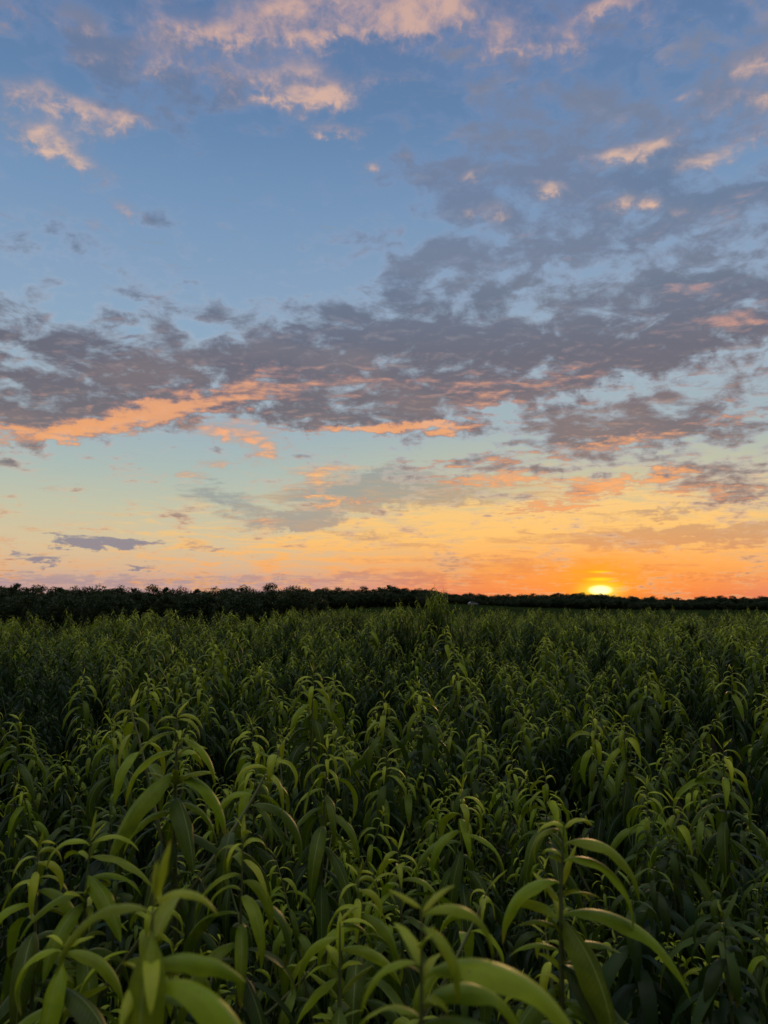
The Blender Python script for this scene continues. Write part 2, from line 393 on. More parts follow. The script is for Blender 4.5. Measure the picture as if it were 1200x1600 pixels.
def tube_arrays(paths, sides=6):
    """paths: list of (points, radii) -> verts, quads"""
    V, Q = [], []
    base = 0
    for pts, rad in paths:
        pts = np.asarray(pts, float); rad = np.asarray(rad, float)
        n = len(pts)
        t = np.gradient(pts, axis=0)
        t /= np.linalg.norm(t, axis=1)[:, None] + 1e-9
        ref = np.array([1.0, 0.13, 0.07])
        u = np.cross(t, ref); u /= np.linalg.norm(u, axis=1)[:, None] + 1e-9
        v = np.cross(t, u)
        an = np.arange(sides) * 2 * np.pi / sides
        ring = pts[:, None, :] + rad[:, None, None] * (np.cos(an)[None, :, None] * u[:, None, :] + np.sin(an)[None, :, None] * v[:, None, :])
        V.append(ring.reshape(-1, 3))
        i = np.arange(n - 1)[:, None]; j = np.arange(sides)[None, :]
        a = base + i * sides + j; b = base + i * sides + (j + 1) % sides
        Q.append(np.stack([a, b, b + sides, a + sides], -1).reshape(-1, 4))
        base += n * sides
    return np.concatenate(V), np.concatenate(Q)

# ------------------------------------------------------------------ materials
def new_mat(name):
    m = bpy.data.materials.new(name); m.use_nodes = True
    m.node_tree.nodes.clear()
    return m, NB(m.node_tree)

def lin(r, g, b): return (r, g, b, 1.0)

def leaf_material(name, young, mid, old, transl=0.32, veins=False):
    m, k = new_mat(name)
    at = k.n('ShaderNodeAttribute', attribute_name='age').outputs['Fac']
    rn = k.n('ShaderNodeAttribute', attribute_name='rnd').outputs['Fac']
    al = k.n('ShaderNodeAttribute', attribute_name='along').outputs['Fac']
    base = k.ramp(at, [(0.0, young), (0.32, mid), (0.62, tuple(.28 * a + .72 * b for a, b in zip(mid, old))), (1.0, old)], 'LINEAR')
    obj = k.n('ShaderNodeTexCoord').outputs['Object']
    n1 = k.noise(obj, 55.0, 3, 0.6)
    # each leaf a little different, blotchy
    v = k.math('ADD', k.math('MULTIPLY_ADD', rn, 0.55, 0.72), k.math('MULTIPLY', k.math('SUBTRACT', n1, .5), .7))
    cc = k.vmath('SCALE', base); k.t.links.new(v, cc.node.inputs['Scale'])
    # a few leaves have yellow, russet tips
    tip = k.math('MULTIPLY', k.mr(al, .80, 1.0), k.mr(rn, .80, .97))
    cc = k.mix(k.math('MULTIPLY', tip, .7), cc, lin(.34, .20, .05))
    bump = None
    if veins:
        ac = k.n('ShaderNodeAttribute', attribute_name='across').outputs['Fac']
        ab = k.math('ABSOLUTE', ac)
        rib = k.mr(ab, 0.09, 0.0)
        cc = k.mix(k.math('MULTIPLY', rib, .75), cc, lin(.22, .28, .08))
        lat = k.math('SINE', k.math('MULTIPLY', k.math('ADD', k.math('MULTIPLY', al, 1.0), k.math('MULTIPLY', ab, -0.10)), 150.0))
        lw = k.math('MULTIPLY', k.mr(lat, .5, 1.0), k.mr(ab, 1.0, .5))
        cc = k.mix(k.math('MULTIPLY', lw, .13), cc, lin(.20, .26, .06))
        spots = k.math('MULTIPLY', k.mr(k.noise(obj, 170.0, 2, .5), .68, .76), k.mr(k.noise(obj, 14.0, 2, .5), .50, .62))
        cc = k.mix(k.math('MULTIPLY', spots, .75), cc, lin(.13, .08, .03))
        bp = k.n('ShaderNodeBump'); bp.inputs['Strength'].default_value = .22; bp.inputs['Distance'].default_value = .0012
        k.put(bp.inputs['Height'], n1)
        bump = bp.outputs[0]
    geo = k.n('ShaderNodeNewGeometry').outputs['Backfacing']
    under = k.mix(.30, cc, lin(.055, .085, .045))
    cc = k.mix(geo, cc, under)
    p = k.n('ShaderNodeBsdfPrincipled')
    k.put(p.inputs['Base Color'], cc)
    k.put(p.inputs['Roughness'], k.math('MULTIPLY_ADD', geo, .25, .46))
    p.inputs['Specular IOR Level'].default_value = 0.16
    tr = k.n('ShaderNodeBsdfTranslucent')
    tcol = k.mix(1.0, cc, lin(1.3, 1.35, .30), 'MULTIPLY'); k.put(tr.inputs[0], tcol)
    if bump is not None: k.t.links.new(bump, p.inputs['Normal'])
    mx = k.n('ShaderNodeMixShader'); mx.inputs[0].default_value = transl
    k.t.links.new(p.outputs[0], mx.inputs[1]); k.t.links.new(tr.outputs[0], mx.inputs[2])
    o = k.n('ShaderNodeOutputMaterial'); k.t.links.new(mx.outputs[0], o.inputs[0])
    return m

def simple_mat(name, c1, c2, scale, rough=.8, detail=5, bump=0.0, spec=.3):
    m, k = new_mat(name)
    obj = k.n('ShaderNodeTexCoord').outputs['Object']
    n = k.noise(obj, scale, detail, .6)
    cc = k.mix(k.mr(n, .35, .65), c1, c2)
    p = k.n('ShaderNodeBsdfPrincipled'); k.put(p.inputs['Base Color'], cc)
    p.inputs['Roughness'].default_value = rough; p.inputs['Specular IOR Level'].default_value = spec
    if bump:
        b = k.n('ShaderNodeBump'); b.inputs['Strength'].default_value = .6; b.inputs['Distance'].default_value = bump
        k.put(b.inputs['Height'], n); k.t.links.new(b.outputs[0], p.inputs['Normal'])
    o = k.n('ShaderNodeOutputMaterial'); k.t.links.new(p.outputs[0], o.inputs[0])
    return m

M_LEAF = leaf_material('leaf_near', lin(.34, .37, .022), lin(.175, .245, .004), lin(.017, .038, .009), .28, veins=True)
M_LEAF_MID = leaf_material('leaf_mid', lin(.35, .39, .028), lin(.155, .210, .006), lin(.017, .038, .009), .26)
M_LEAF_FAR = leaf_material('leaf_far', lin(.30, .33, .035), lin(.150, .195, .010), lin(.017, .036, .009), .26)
M_STEM = simple_mat('green_stem', lin(.11, .145, .035), lin(.14, .135, .05), 60, .6, 4, .001)
M_BARK = simple_mat('young_bark', lin(.06, .045, .03), lin(.11, .085, .055), 40, .85, 5, .003)
M_TREE = leaf_material('tree_leaf', lin(.045, .065, .018), lin(.035, .052, .016), lin(.022, .036, .014), .2)
M_WOOD = simple_mat('tree_bark', lin(.05, .04, .03), lin(.09, .075, .055), 6, .9, 5, .02)

# ------------------------------------------------------------------ leaves
def leaf_arrays(P, segs, cross, rng, wob=1.0):
    """P: dict of per-leaf arrays base(L,3), az, el0, bend, length, width, twist, age -> verts, quads, attrs"""
    L = len(P['az'])
    n = segs + 1
    s = np.linspace(0, 1, n)[None, :]
    az = P['az'][:, None]; el0 = P['el0'][:, None]; bend = P['bend'][:, None]; ln = P['length'][:, None]
    pw = rng.uniform(.62, .90, (L, 1)) - .16 * np.clip(P['age'][:, None], 0, 1) if wob >= 1 else rng.uniform(.66, .84, (L, 1))
    sway = rng.normal(0, .35, (L, 1)) * wob
    el = el0 - bend * s ** pw
    azs = az + sway * s ** 1.5
    d = np.stack([np.cos(el) * np.cos(azs), np.cos(el) * np.sin(azs), np.sin(el)], -1)     # tangents (L,n,3)
    step = ln[:, :, None] / segs
    c = np.concatenate([np.zeros((L, 1, 3)), np.cumsum((d[:, :-1] + d[:, 1:]) * .5 * step, axis=1)], 1)
    c = c + P['base'][:, None, :]
    side0 = np.stack([-np.sin(azs), np.cos(azs), np.zeros_like(azs)], -1)
    nrm0 = np.cross(d, side0); nrm0 *= np.sign(1.0)
    # nrm0 = d x side : points up for a horizontal leaf
    tw = (P['twist'][:, None] * s + P['roll'][:, None])[:, :, None]
    side = side0 * np.cos(tw) + nrm0 * np.sin(tw)
    nrm = nrm0 * np.cos(tw) - side0 * np.sin(tw)
    # lanceolate outline: short stalk, widest before the middle, long pointed tip
    q = np.clip((s - .05) / .95, 0, 1)
    prof = np.where(s < .05, .12, np.sin(np.pi * q ** .74) ** .68 * (1 - .12 * q) + .02)
    prof = prof / prof.max()
    wd = P['width'][:, None] * .5 * prof
    ac = np.linspace(-1, 1, cross)[None, None, :, None]
    fold = P['fold'][:, None, None, None]
    ph = rng.uniform(0, 6.28, (L, 1, 1, 1))
    pass_ = 0
    rip = (np.sin(s[:, :, None, None] * 17 + ph) * .10 * np.abs(ac) ** 2) if wob else 0
    V = c[:, :, None, :] + side[:, :, None, :] * ac * wd[:, :, None, None] + nrm[:, :, None, :] * (fold * (np.abs(ac) ** 1.9) + .10 * np.exp(-(ac / .12) ** 2) * -1 * (cross > 3) + rip) * wd[:, :, None, None]
    m = cross
    b = (np.arange(L) * n * m)[:, None, None]
    i = np.arange(segs)[None, :, None]; j = np.arange(m - 1)[None, None, :]
    a = b + i * m + j
    Q = np.stack([a, a + m, a + m + 1, a + 1], -1).reshape(-1, 4)
    # orientation: normal must look along nrm
    at = {'age': np.broadcast_to(P['age'][:, None, None], (L, n, m)).ravel(),
          'rnd': np.broadcast_to(rng.random((L, 1, 1)), (L, n, m)).ravel(),
          'along': np.broadcast_to(s[:, :, None], (L, n, m)).ravel(),
          'across': np.broadcast_to(np.linspace(-1, 1, m)[None, None, :], (L, n, m)).ravel()}
    return V.reshape(-1, 3), Q, at

def shoot_path(rng, base, az, el, length, n=14, up=.6, wig=.05):
    """a shoot that starts at an angle and turns upwards"""
    pts = [np.array(base, float)]
    d = np.array([math.cos(el) * math.cos(az), math.cos(el) * math.sin(az), math.sin(el)])
    st_ = length / n
    for i in range(n):
        d = d + np.array([0, 0, up / n]) + rng.normal(0, wig, 3) * np.array([1, 1, .3])
        d /= np.linalg.norm(d)
        pts.append(pts[-1] + d * st_)
    return np.array(pts)

def shoot_leaves(rng, path, spacing, start, scale=1.0, density=1.0, old=0.0):
    """leaf parameters along a shoot, arranged in a spiral from the tip down"""
    seg = np.linalg.norm(np.diff(path, axis=0), axis=1)
    cum = np.concatenate([[0], np.cumsum(seg)])
    tot = cum[-1]
    ds = []
    t = 0.0
    while t < tot - start:
        ds.append(t)
        t += spacing * (0.35 + 0.65 * min(1, t / .10)) / density * rng.uniform(.75, 1.25)
    ds = np.array(ds)                     # distance below the tip
    L = len(ds)
    pos = tot - ds
    base = np.stack([np.interp(pos, cum, path[:, i]) for i in range(3)], -1)
    az = rng.uniform(0, 6.28) + np.arange(L) * 2.3998 + rng.normal(0, .35, L)
    g = np.clip(ds / .11, 0, 1)           # growth of the leaf with distance from the tip
    length = (.026 + .130 * g ** .75) * rng.uniform(.82, 1.18, L) * scale
    el0 = np.where(ds < .012, rng.uniform(.9, 1.45, L), 1.05 - .50 * g - .75 * np.clip((ds - .08) / .26, 0, 1) + rng.normal(0, .18, L))
    bend = np.where(ds < .012, rng.uniform(.3, 1.6, L), 1.35 + .75 * g + rng.normal(0, .3, L))
    bend = np.clip(bend, .1, 2.6)
    # keep the leaf from curling under itself too often
    bend = np.where(ds < .012, bend, el0 + rng.uniform(1.4, 2.2, L))
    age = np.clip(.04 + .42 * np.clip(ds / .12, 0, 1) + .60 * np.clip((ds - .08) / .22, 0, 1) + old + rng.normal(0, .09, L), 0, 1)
    return dict(base=base, az=az, el0=el0, bend=bend, length=length, width=length * rng.uniform(.135, .180, L),
                twist=rng.normal(0, .45, L), roll=rng.normal(0, .25, L), fold=np.where(rng.random(L) < .8, rng.uniform(-.75, -.30, L), rng.uniform(.1, .5, L)), age=age)

def cat(ps): return {k: np.concatenate([p[k] for p in ps]) for k in ps[0]}

def path_radius(path, r0, r1):
    r = np.linspace(r0, r1, len(path)); r[-1] *= .25; r[-2] *= .75
    return r

def sapling_plan(seed, H=1.35, side=14, spacing=.020, bushy=1.0, hr=(.12, .62), lmin=.14, size=1.0, dark=0.0, spread=(22, 55)):
    """leader and side shoots of one sapling"""
    rng = np.random.default_rng(seed)
    leader = shoot_path(rng, (0, 0, 0), rng.uniform(0, 6.28), R(88), H, 20, .6, .014)
    leader[:, 2] *= H / leader[-1, 2]
    shoots = []
    for i in range(side):
        h = H * rng.uniform(*hr)
        k = int(h / H * 20)
        b = leader[min(k, 18)]
        az = i * 2.4 + rng.normal(0, .4)
        room = H - b[2]
        ln = room * rng.uniform(.55, 1.02) * bushy
        shoots.append(shoot_path(rng, b, az, R(rng.uniform(*spread)), max(ln, lmin), 12, rng.uniform(.8, 1.4), .045))
    lp = [shoot_leaves(rng, leader, spacing * .8, .20, size ** .3, old=dark)]
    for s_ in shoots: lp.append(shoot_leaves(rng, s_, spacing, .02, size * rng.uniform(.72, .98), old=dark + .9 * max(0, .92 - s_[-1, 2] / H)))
    return rng, leader, shoots, lp

class Proto: pass

def sapling_proto(seed, lod, **kw):
    rng, leader, shoots, lp = sapling_plan(seed, **kw)
    segs, cross, mat = {0: (11, 5, M_LEAF), 1: (7, 3, M_LEAF_MID), 2: (4, 3, M_LEAF_MID), 3: (3, 2, M_LEAF_FAR)}[lod]
    pr = Proto()
    V, Q, A = leaf_arrays(cat(lp), segs, cross, rng)
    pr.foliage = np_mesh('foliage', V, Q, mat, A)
    v, q = tube_arrays([(leader, path_radius(leader, .009, .0016))], 6 if lod < 2 else 4)
    pr.stem = np_mesh('stem', v, q, M_STEM)
    pr.branches = []
    if lod < 2:
        for s_ in shoots:
            v, q = tube_arrays([(s_, path_radius(s_, .0055, .0016))], 5)
            pr.branches.append(np_mesh('branch', v, q, M_STEM))
    else:
        v, q = tube_arrays([(s_, path_radius(s_, .005, .0015)) for s_ in shoots], 4)
        pr.branches.append(np_mesh('branches', v, q, M_STEM))
    pr.H = leader[-1, 2]; pr.tip = leader[-1]
    return pr

SAP_GROUP = "young leafy saplings planted close together across the field"
def place_sapling(pr, x, y, top, rz, label, group=SAP_GROUP):
    root = link('sapling', None)
    root.location = (x, y, ground_z(x, y))
    sc = (top - root.location.z) / pr.H
    root.scale = (sc ** .5 if sc < 1 else sc, sc ** .5 if sc < 1 else sc, sc)
    root.rotation_euler = (0, 0, rz)
    root.empty_display_size = .1
    tag(root, label, 'sapling', group)
    link('stem', pr.stem, root)
    for b in pr.branches: link('branch', b, root)
    link('foliage', pr.foliage, root)
    return root

# ------------------------------------------------------------------ ground
def sstep(a, b, x):
    t = np.clip((x - a) / (b - a), 0, 1); return t * t * (3 - 2 * t)

def ground_z(x, y):
    """flat where the saplings stand, falling away gently behind, lower to the left and right"""
    x = np.asarray(x, float); y = np.asarray(y, float)
    d = np.hypot(x, y)
    a = np.degrees(np.arctan2(x, np.maximum(y, 1e-3)))
    dip = sstep(24, 95, d)
    left = sstep(-5, -10, a)
    z_near = -2.4 * left + -1.3 * (1 - left)
    rise = sstep(110, 320, d)
    mid = np.exp(-((a - 1.5) / 9.0) ** 2)
    z_far = (.15) * mid + (-3.2) * (1 - mid)
    z = dip * (z_near * (1 - rise) + z_far * rise)
    return z * (y > 0) + 0.0

def build_ground():
    rs = np.concatenate([np.linspace(0, 30, 40), np.geomspace(31, 900, 90), np.geomspace(950, 9000, 16)])
    an = np.radians(np.linspace(0, 360, 241))
    rr, aa = np.meshgrid(rs, an[:-1], indexing='ij')
    x = rr * np.sin(aa); y = rr * np.cos(aa)
    z = ground_z(x, y)
    rng = np.random.default_rng(3)
    z = z + (rng.normal(0, .02, z.shape)) * (rr < 40) + np.sin(x * .05) * np.cos(y * .043) * .10 * sstep(60, 150, rr)
    V = np.stack([x, y, z], -1).reshape(-1, 3)
    nr, na = rr.shape
    i = np.arange(nr - 1)[:, None]; j = np.arange(na)[None, :]
    a = i * na + j; b = i * na + (j + 1) % na
    Q = np.stack([a, b, b + na, a + na], -1).reshape(-1, 4)[:, ::-1]
    m, k = new_mat('field_soil_and_grass')
    pos = k.n('ShaderNodeNewGeometry').outputs['Position']
    n1 = k.noise(pos, 6.0, 8, .65); n2 = k.noise(pos, .06, 5, .6); n3 = k.noise(k.vmath('MULTIPLY', pos, (.02, .22, 1)), 1.0, 6, .7)
    soil = k.mix(k.mr(n1, .35, .65), lin(.022, .017, .012), lin(.045, .034, .024))
    grass = k.mix(k.mr(n3, .38, .62), lin(.012, .022, .006), lin(.028, .040, .010))
    grass = k.mix(k.mr(n2, .4, .62), grass, lin(.014, .021, .007))
    dist = k.vmath('LENGTH', pos)
    weeds = k.mr(k.noise(pos, 1.3, 5, .6), .42, .60)
    near = k.mix(k.math('MULTIPLY', weeds, .6), soil, lin(.018, .03, .01))
    cc = k.mix(k.mr(dist, 22, 34), near, grass)
    p = k.n('ShaderNodeBsdfPrincipled'); k.put(p.inputs['Base Color'], cc)
    p.inputs['Roughness'].default_value = 1.0; p.inputs['Specular IOR Level'].default_value = 0.0
    bp = k.n('ShaderNodeBump'); bp.inputs['Strength'].default_value = .8; bp.inputs['Distance'].default_value = .03
    k.put(bp.inputs['Height'], n1); k.t.links.new(bp.outputs[0], p.inputs['Normal'])
    o = k.n('ShaderNodeOutputMaterial'); k.t.links.new(p.outputs[0], o.inputs[0])
    g = link('ground', np_mesh('ground', V, Q, m))
    tag(g, kind='structure')
build_ground()

def at_pix(px, depth, drop_py):
    """world x for a photograph column at a depth; height for a row"""
    v = pix_dir(px, drop_py)
    return v.x / v.y * depth, EYE + v.z / v.y * depth

# ------------------------------------------------------------------ the closest shoots, leaf by leaf
def hero(px, py, depth, leaves, label, seed, H=None, lean=(0, 0), side=5, body=True):
    """leaves: (distance below tip m, azimuth deg [0 right, 90 away, 180 left, 270 towards viewer], start elevation deg, bend deg, length m, width ratio, age, twist)"""
    rng = np.random.default_rng(seed)
    x, z = at_pix(px, depth, py)
    # the depth is measured along the view; correct the height for the camera's own pitch
    root = link('sapling', None)
    root.location = (x - lean[0], depth - lean[1], ground_z(x, depth))
    root.empty_display_size = .1
    tag(root, label, 'sapling', SAP_GROUP)
    H = z
    t = np.linspace(0, 1, 24)
    leader = np.stack([lean[0] * t ** 2, lean[1] * t ** 2, H * t], -1) + np.concatenate([np.zeros((1, 3)), np.cumsum(rng.normal(0, .0016, (23, 3)), 0)]) * [1, 1, 0]
    seg = np.linalg.norm(np.diff(leader, axis=0), axis=1); cum = np.concatenate([[0], np.cumsum(seg)]); tot = cum[-1]
    lv = np.array([l[:8] for l in leaves], float)
    base = np.stack([np.interp(tot - lv[:, 0], cum, leader[:, i]) for i in range(3)], -1)
    n = len(lv)
    top = dict(base=base, az=np.radians(lv[:, 1]), el0=np.radians(lv[:, 2]), bend=np.radians(lv[:, 3]) * 1.15, length=lv[:, 4],
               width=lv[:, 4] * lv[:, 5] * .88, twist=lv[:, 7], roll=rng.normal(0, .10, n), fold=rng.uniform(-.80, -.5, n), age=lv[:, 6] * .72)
    ps = [top]
    lowest = lv[:, 0].max()
    # small axillary leaves sprouting between the big ones
    na = 22
    da = rng.uniform(.02, lowest + .10, na)
    ab = np.stack([np.interp(tot - da, cum, leader[:, i]) for i in range(3)], -1)
    la = rng.uniform(.018, .055, na)
    ps_ax = dict(base=ab, az=rng.uniform(0, 6.28, na), el0=rng.uniform(.7, 1.4, na), bend=rng.uniform(.4, 2.2, na), length=la, width=la * rng.uniform(.18, .26, na),
                 twist=rng.normal(0, .4, na), roll=rng.normal(0, .3, na), fold=rng.uniform(-.6, .6, na), age=rng.uniform(.02, .3, na))
    ps.append(ps_ax)
    cut = leader[cum < tot - lowest - .02]
    if body and len(cut) > 3:
        ps.append(shoot_leaves(rng, cut, .026, .15))
        ps[-1]['age'] = np.clip(ps[-1]['age'] + .35, .4, 1)
        ps[-1]['el0'] = np.minimum(ps[-1]['el0'], .5)
        ps[-1]['length'] = np.maximum(ps[-1]['length'], .10)
    shoots = []
    for i in range(side):
        h = H - lowest - rng.uniform(.05, .5)
        b = np.array([np.interp(h, leader[:, 2], leader[:, k]) for k in range(3)])
        s_ = shoot_path(rng, b, i * 2.4 + seed, R(rng.uniform(25, 50)), rng.uniform(.18, .34), 10, .6, .03)
        shoots.append(s_); ps.append(shoot_leaves(rng, s_, .022, .02, rng.uniform(.7, .95)))
    V, Q, A = leaf_arrays(cat(ps), 16, 7, rng, .45)
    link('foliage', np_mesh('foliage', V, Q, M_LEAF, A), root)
    v, q = tube_arrays([(leader, path_radius(leader, .006 if depth > .6 else .004, .0024 if depth > .6 else .0018))], 8)
    link('stem', np_mesh('stem', v, q, M_STEM), root)
    for s_ in shoots:
        v, q = tube_arrays([(s_, path_radius(s_, .004, .0015))], 6)
        link('branch', np_mesh('branch', v, q, M_STEM), root)
    return root.location

occupied = []      # (x, y, radius) of every sapling placed
def mark(loc, r=.16): occupied.append((loc[0], loc[1], r))

# left blurred shoot
mark(hero(246, 1392, .46, [
    (.000, 60, 88, 10, .018, .16, .05, 0), (.004, 100, 80, 20, .020, .16, .05, 0), (.006, 55, 80, 12, .034, .20, .22, .3),
    (.008, 10, 72, 120, .045, .22, .10, .2), (.012, 178, 50, 118, .078, .17, .30, .1), (.020, 275, -30, 60, .10, .24, .40, 0),
    (.038, 20, 20, 60, .06, .30, .50, .3), (.050, 350, 42, 122, .115, .235, .42, .15), (.060, 70, 10, 70, .11, .25, .6, 0),
    (.075, 200, 10, 80, .10, .22, .75, 0), (.085, 300, 0, 70, .12, .25, .6, 0), (.10, 150, 20, 90, .12, .22, .6, 0), (.12, 20, 20, 90, .12, .22, .6, 0)],
    "nearest blurred leafy shoot, bottom left, with a wide leaf hanging straight down", 11, side=0), .14)
# middle blurred shoot
mark(hero(640, 1428, .45, [
    (.000, 170, 50, 40, .022, .22, .02, 0), (.003, 40, 60, 60, .03, .2, .05, 0), (.004, 5, 48, 125, .062, .20, .28, .1), (.010, 320, 30, 120, .05, .2, .3, 0),
    (.036, 352, 48, 112, .125, .235, .36, -.1), (.030, 175, 40, 110, .05, .2, .4, 0), (.060, 340, 38, 120, .115, .28, .50, .1), (.052, 30, 40, 110, .10, .24, .5, 0), (.064, 190, 25, 100, .09, .25, .5, 0),
    (.080, 280, 10, 90, .11, .25, .6, 0), (.09, 120, 20, 90, .11, .22, .6, 0), (.11, 10, 20, 90, .12, .22, .6, 0), (.12, 220, 20, 90, .12, .22, .7, 0)],
    "nearest blurred leafy shoot, bottom centre, with two long leaves arching to the right", 12, side=0), .14)
# tall sharp shoot on the right with four long arching leaves
mark(hero(852, 1292, .80, [
    (.000, 200, 60, 100, .035, .24, .02, .2), (.003, 20, 70, 110, .042, .26, .04, -.3), (.006, 172, 55, 150, .060, .22, .18, .2), (.002, 170, 40, 50, .03, .15, .02, 0),
    (.018, 355, 42, 118, .112, .235, .34, .05), (.034, 350, 45, 125, .112, .235, .40, .0), (.030, 120, 50, 90, .04, .2, .3, 0),
    (.055, 185, 35, 115, .100, .24, .52, -.1), (.060, 40, 70, 20, .045, .2, .2, 0), (.075, 150, 65, 40, .04, .3, .15, 0), (.085, 356, 28, 92, .165, .21, .52, .0),
    (.088, 300, -10, 70, .13, .27, .65, 0), (.10, 190, 50, 60, .05, .2, .3, 0), (.115, 10, 30, 60, .07, .3, .4, 0), (.12, 170, 50, 90, .06, .2, .4, 0), (.13, 310, -5, 60, .14, .28, .9, 0), (.14, 60, 20, 90, .12, .24, .7, 0),
    (.15, 200, 0, 80, .12, .24, .8, 0), (.165, 330, 20, 90, .09, .24, .45, 0), (.18, 10, 35, 90, .12, .22, .45, 0), (.19, 120, 15, 90, .12, .24, .8, 0)],
    "sharp tall shoot at lower right, four long leaves curving right one above the other", 13, side=5, lean=(.03, 0)), .26)
# upper left shoot
mark(hero(286, 1120, 1.12, [
    (.000, 60, 80, 60, .03, .2, .02, 0), (.002, 0, 60, 120, .05, .2, .12, 0), (.004, 190, 60, 120, .04, .2, .05, 0), (.006, 340, 50, 120, .055, .2, .2, 0),
    (.022, 188, 20, 80, .075, .22, .28, 0), (.030, 352, 20, 98, .100, .23, .34, 0), (.048, 186, 18, 100, .115, .24, .36, .1), (.060, 80, 40, 90, .10, .2, .5, 0), (.055, 20, 70, 90, .05, .25, .1, 0),
    (.075, 230, 0, 70, .155, .27, .62, -.3), (.082, 345, 25, 102, .130, .24, .52, 0), (.09, 10, 50, 60, .06, .25, .12, 0), (.095, 330, 60, 60, .06, .22, .12, 0), (.10, 160, 60, 60, .055, .2, .15, 0),
    (.11, 300, 10, 80, .13, .26, .9, 0), (.12, 355, 30, 90, .08, .24, .4, 0), (.13, 190, 20, 90, .10, .24, .5, 0), (.14, 110, 10, 80, .13, .24, .8, 0), (.16, 20, 10, 80, .13, .25, .85, 0), (.17, 260, 0, 70, .13, .25, .9, 0)],
    "tall shoot left of centre whose leaves arch out evenly to both sides like a fountain", 14, side=6), .32)
# lower left small crown
mark(hero(128, 1312, .98, [
    (.000, 80, 85, 20, .035, .14, .02, 0), (.002, 30, 70, 30, .03, .14, .05, 0), (.006, 185, 60, 130, .075, .2, .30, .2), (.006, 15, 55, 105, .07, .22, .28, 0),
    (.020, 355, 30, 75, .095, .24, .34, 0), (.040, 320, 0, 60, .10, .28, .52, 0), (.045, 40, 25, 80, .09, .2, .5, 0), (.06, 195, 20, 80, .10, .22, .5, 0), (.07, 250, 0, 70, .10, .24, .6, 0),
    (.09, 20, 30, 80, .06, .2, .3, 0), (.10, 160, 10, 80, .11, .22, .7, 0), (.12, 300, 0, 70, .11, .24, .8, 0), (.13, 60, 10, 80, .11, .24, .8, 0)],
    "small shoot at lower left with one broad leaf arching right from a pointed tip", 15, side=6), .15)
mark(hero(76, 1482, .74, [
    (.000, 150, 60, 90, .03, .2, .02, 0), (.001, 60, 60, 60, .03, .2, .04, 0), (.004, 183, 25, 130, .085, .22, .38, 0), (.006, 357, 28, 100, .085, .23, .36, 0), (.004, 20, 55, 60, .03, .25, .2, 0),
    (.012, 275, -20, 60, .09, .24, .52, 0), (.035, 330, 10, 80, .12, .26, .9, 0), (.03, 110, 10, 80, .10, .24, .6, 0), (.05, 200, 10, 80, .10, .24, .6, 0), (.07, 0, 10, 80, .11, .24, .7, 0), (.09, 250, 0, 80, .11, .24, .7, 0)],
    "low shoot at the bottom left whose two upper leaves spread like a moustache", 16, side=4), .14)
mark(hero(533, 1432, .95, [
    (.000, 40, 60, 60, .03, .2, .02, 0), (.002, 10, 50, 100, .055, .2, .2, 0), (.006, 20, 40, 100, .05, .2, .2, 0), (.018, 183, 30, 115, .085, .22, .36, 0), (.030, 355, 30, 90, .09, .22, .36, 0),
    (.06, 200, 0, 60, .07, .25, .4, 0), (.08, 20, 60, 40, .05, .2, .2, 0), (.085, 160, 60, 40, .05, .2, .2, 0), (.09, 270, 0, 70, .11, .25, .8, 0), (.1, 90, 20, 80, .11, .25, .8, 0), (.12, 10, 10, 80, .11, .25, .8, 0), (.13, 180, 10, 80, .11, .25, .8, 0)],
    "slim shoot at the bottom just left of centre with one leaf curling left, one right", 17, side=5), .14)

# ------------------------------------------------------------------ saplings
P0 = [sapling_proto(100 + i, 0, side=10, spacing=.015, size=.76) for i in range(6)]
P1 = [sapling_proto(200 + i, 1, side=15, spacing=.016, hr=(.22, .70), size=.98, spread=(8, 55)) for i in range(7)]
P2 = [sapling_proto(300 + i, 2, side=16, spacing=.017, hr=(.22, .72), size=.90, spread=(8, 55)) for i in range(7)]

PB = [sapling_proto(500 + i, 2, side=34, spacing=.020, H=1.7, bushy=1.1, hr=(.35, .93), lmin=.20, dark=.0) for i in range(2)]
P_SHADE = [sapling_proto(700 + i, 1, side=13, spacing=.015, hr=(.2, .6), size=.95, dark=.5) for i in range(3)]  # leaf age raised to paint the shade of hollows into the leaf colour
bushes = [  # tip px, tip py, depth, width factor, label
    (675, 914, 6.9, .62, "tall dense sapling right of centre, the only one whose tip crosses the horizon"),
    (625, 946, 8.2, .9, "dense sapling close on the left of the tallest dark one"),
    (765, 950, 9.5, .8, "slender sapling right of the tallest one, reaching almost to the horizon"),
    (460, 950, 11.5, .9, "dark bushy sapling below the round tree at the end of the left wood"),
    (232, 950, 12.5, 1.2, "broad bushy sapling standing above the back rows below the left wood"),
    (358, 956, 11.0, 1.1, "round bushy sapling in the back rows, below the middle of the left wood"),
    (545, 945, 13.0, .8, "narrow sapling at the back of the crop before the green meadow"),
    (1075, 962, 9.5, 1.2, "dark round sapling mound at the right, lower right of the sun"),
    (925, 958, 12.0, .9, "small dark sapling mound in the back rows directly below the sun"),
    (1150, 972, 6.5, 1.0, "tall sapling near the right edge with long dark hanging leaves"),
]
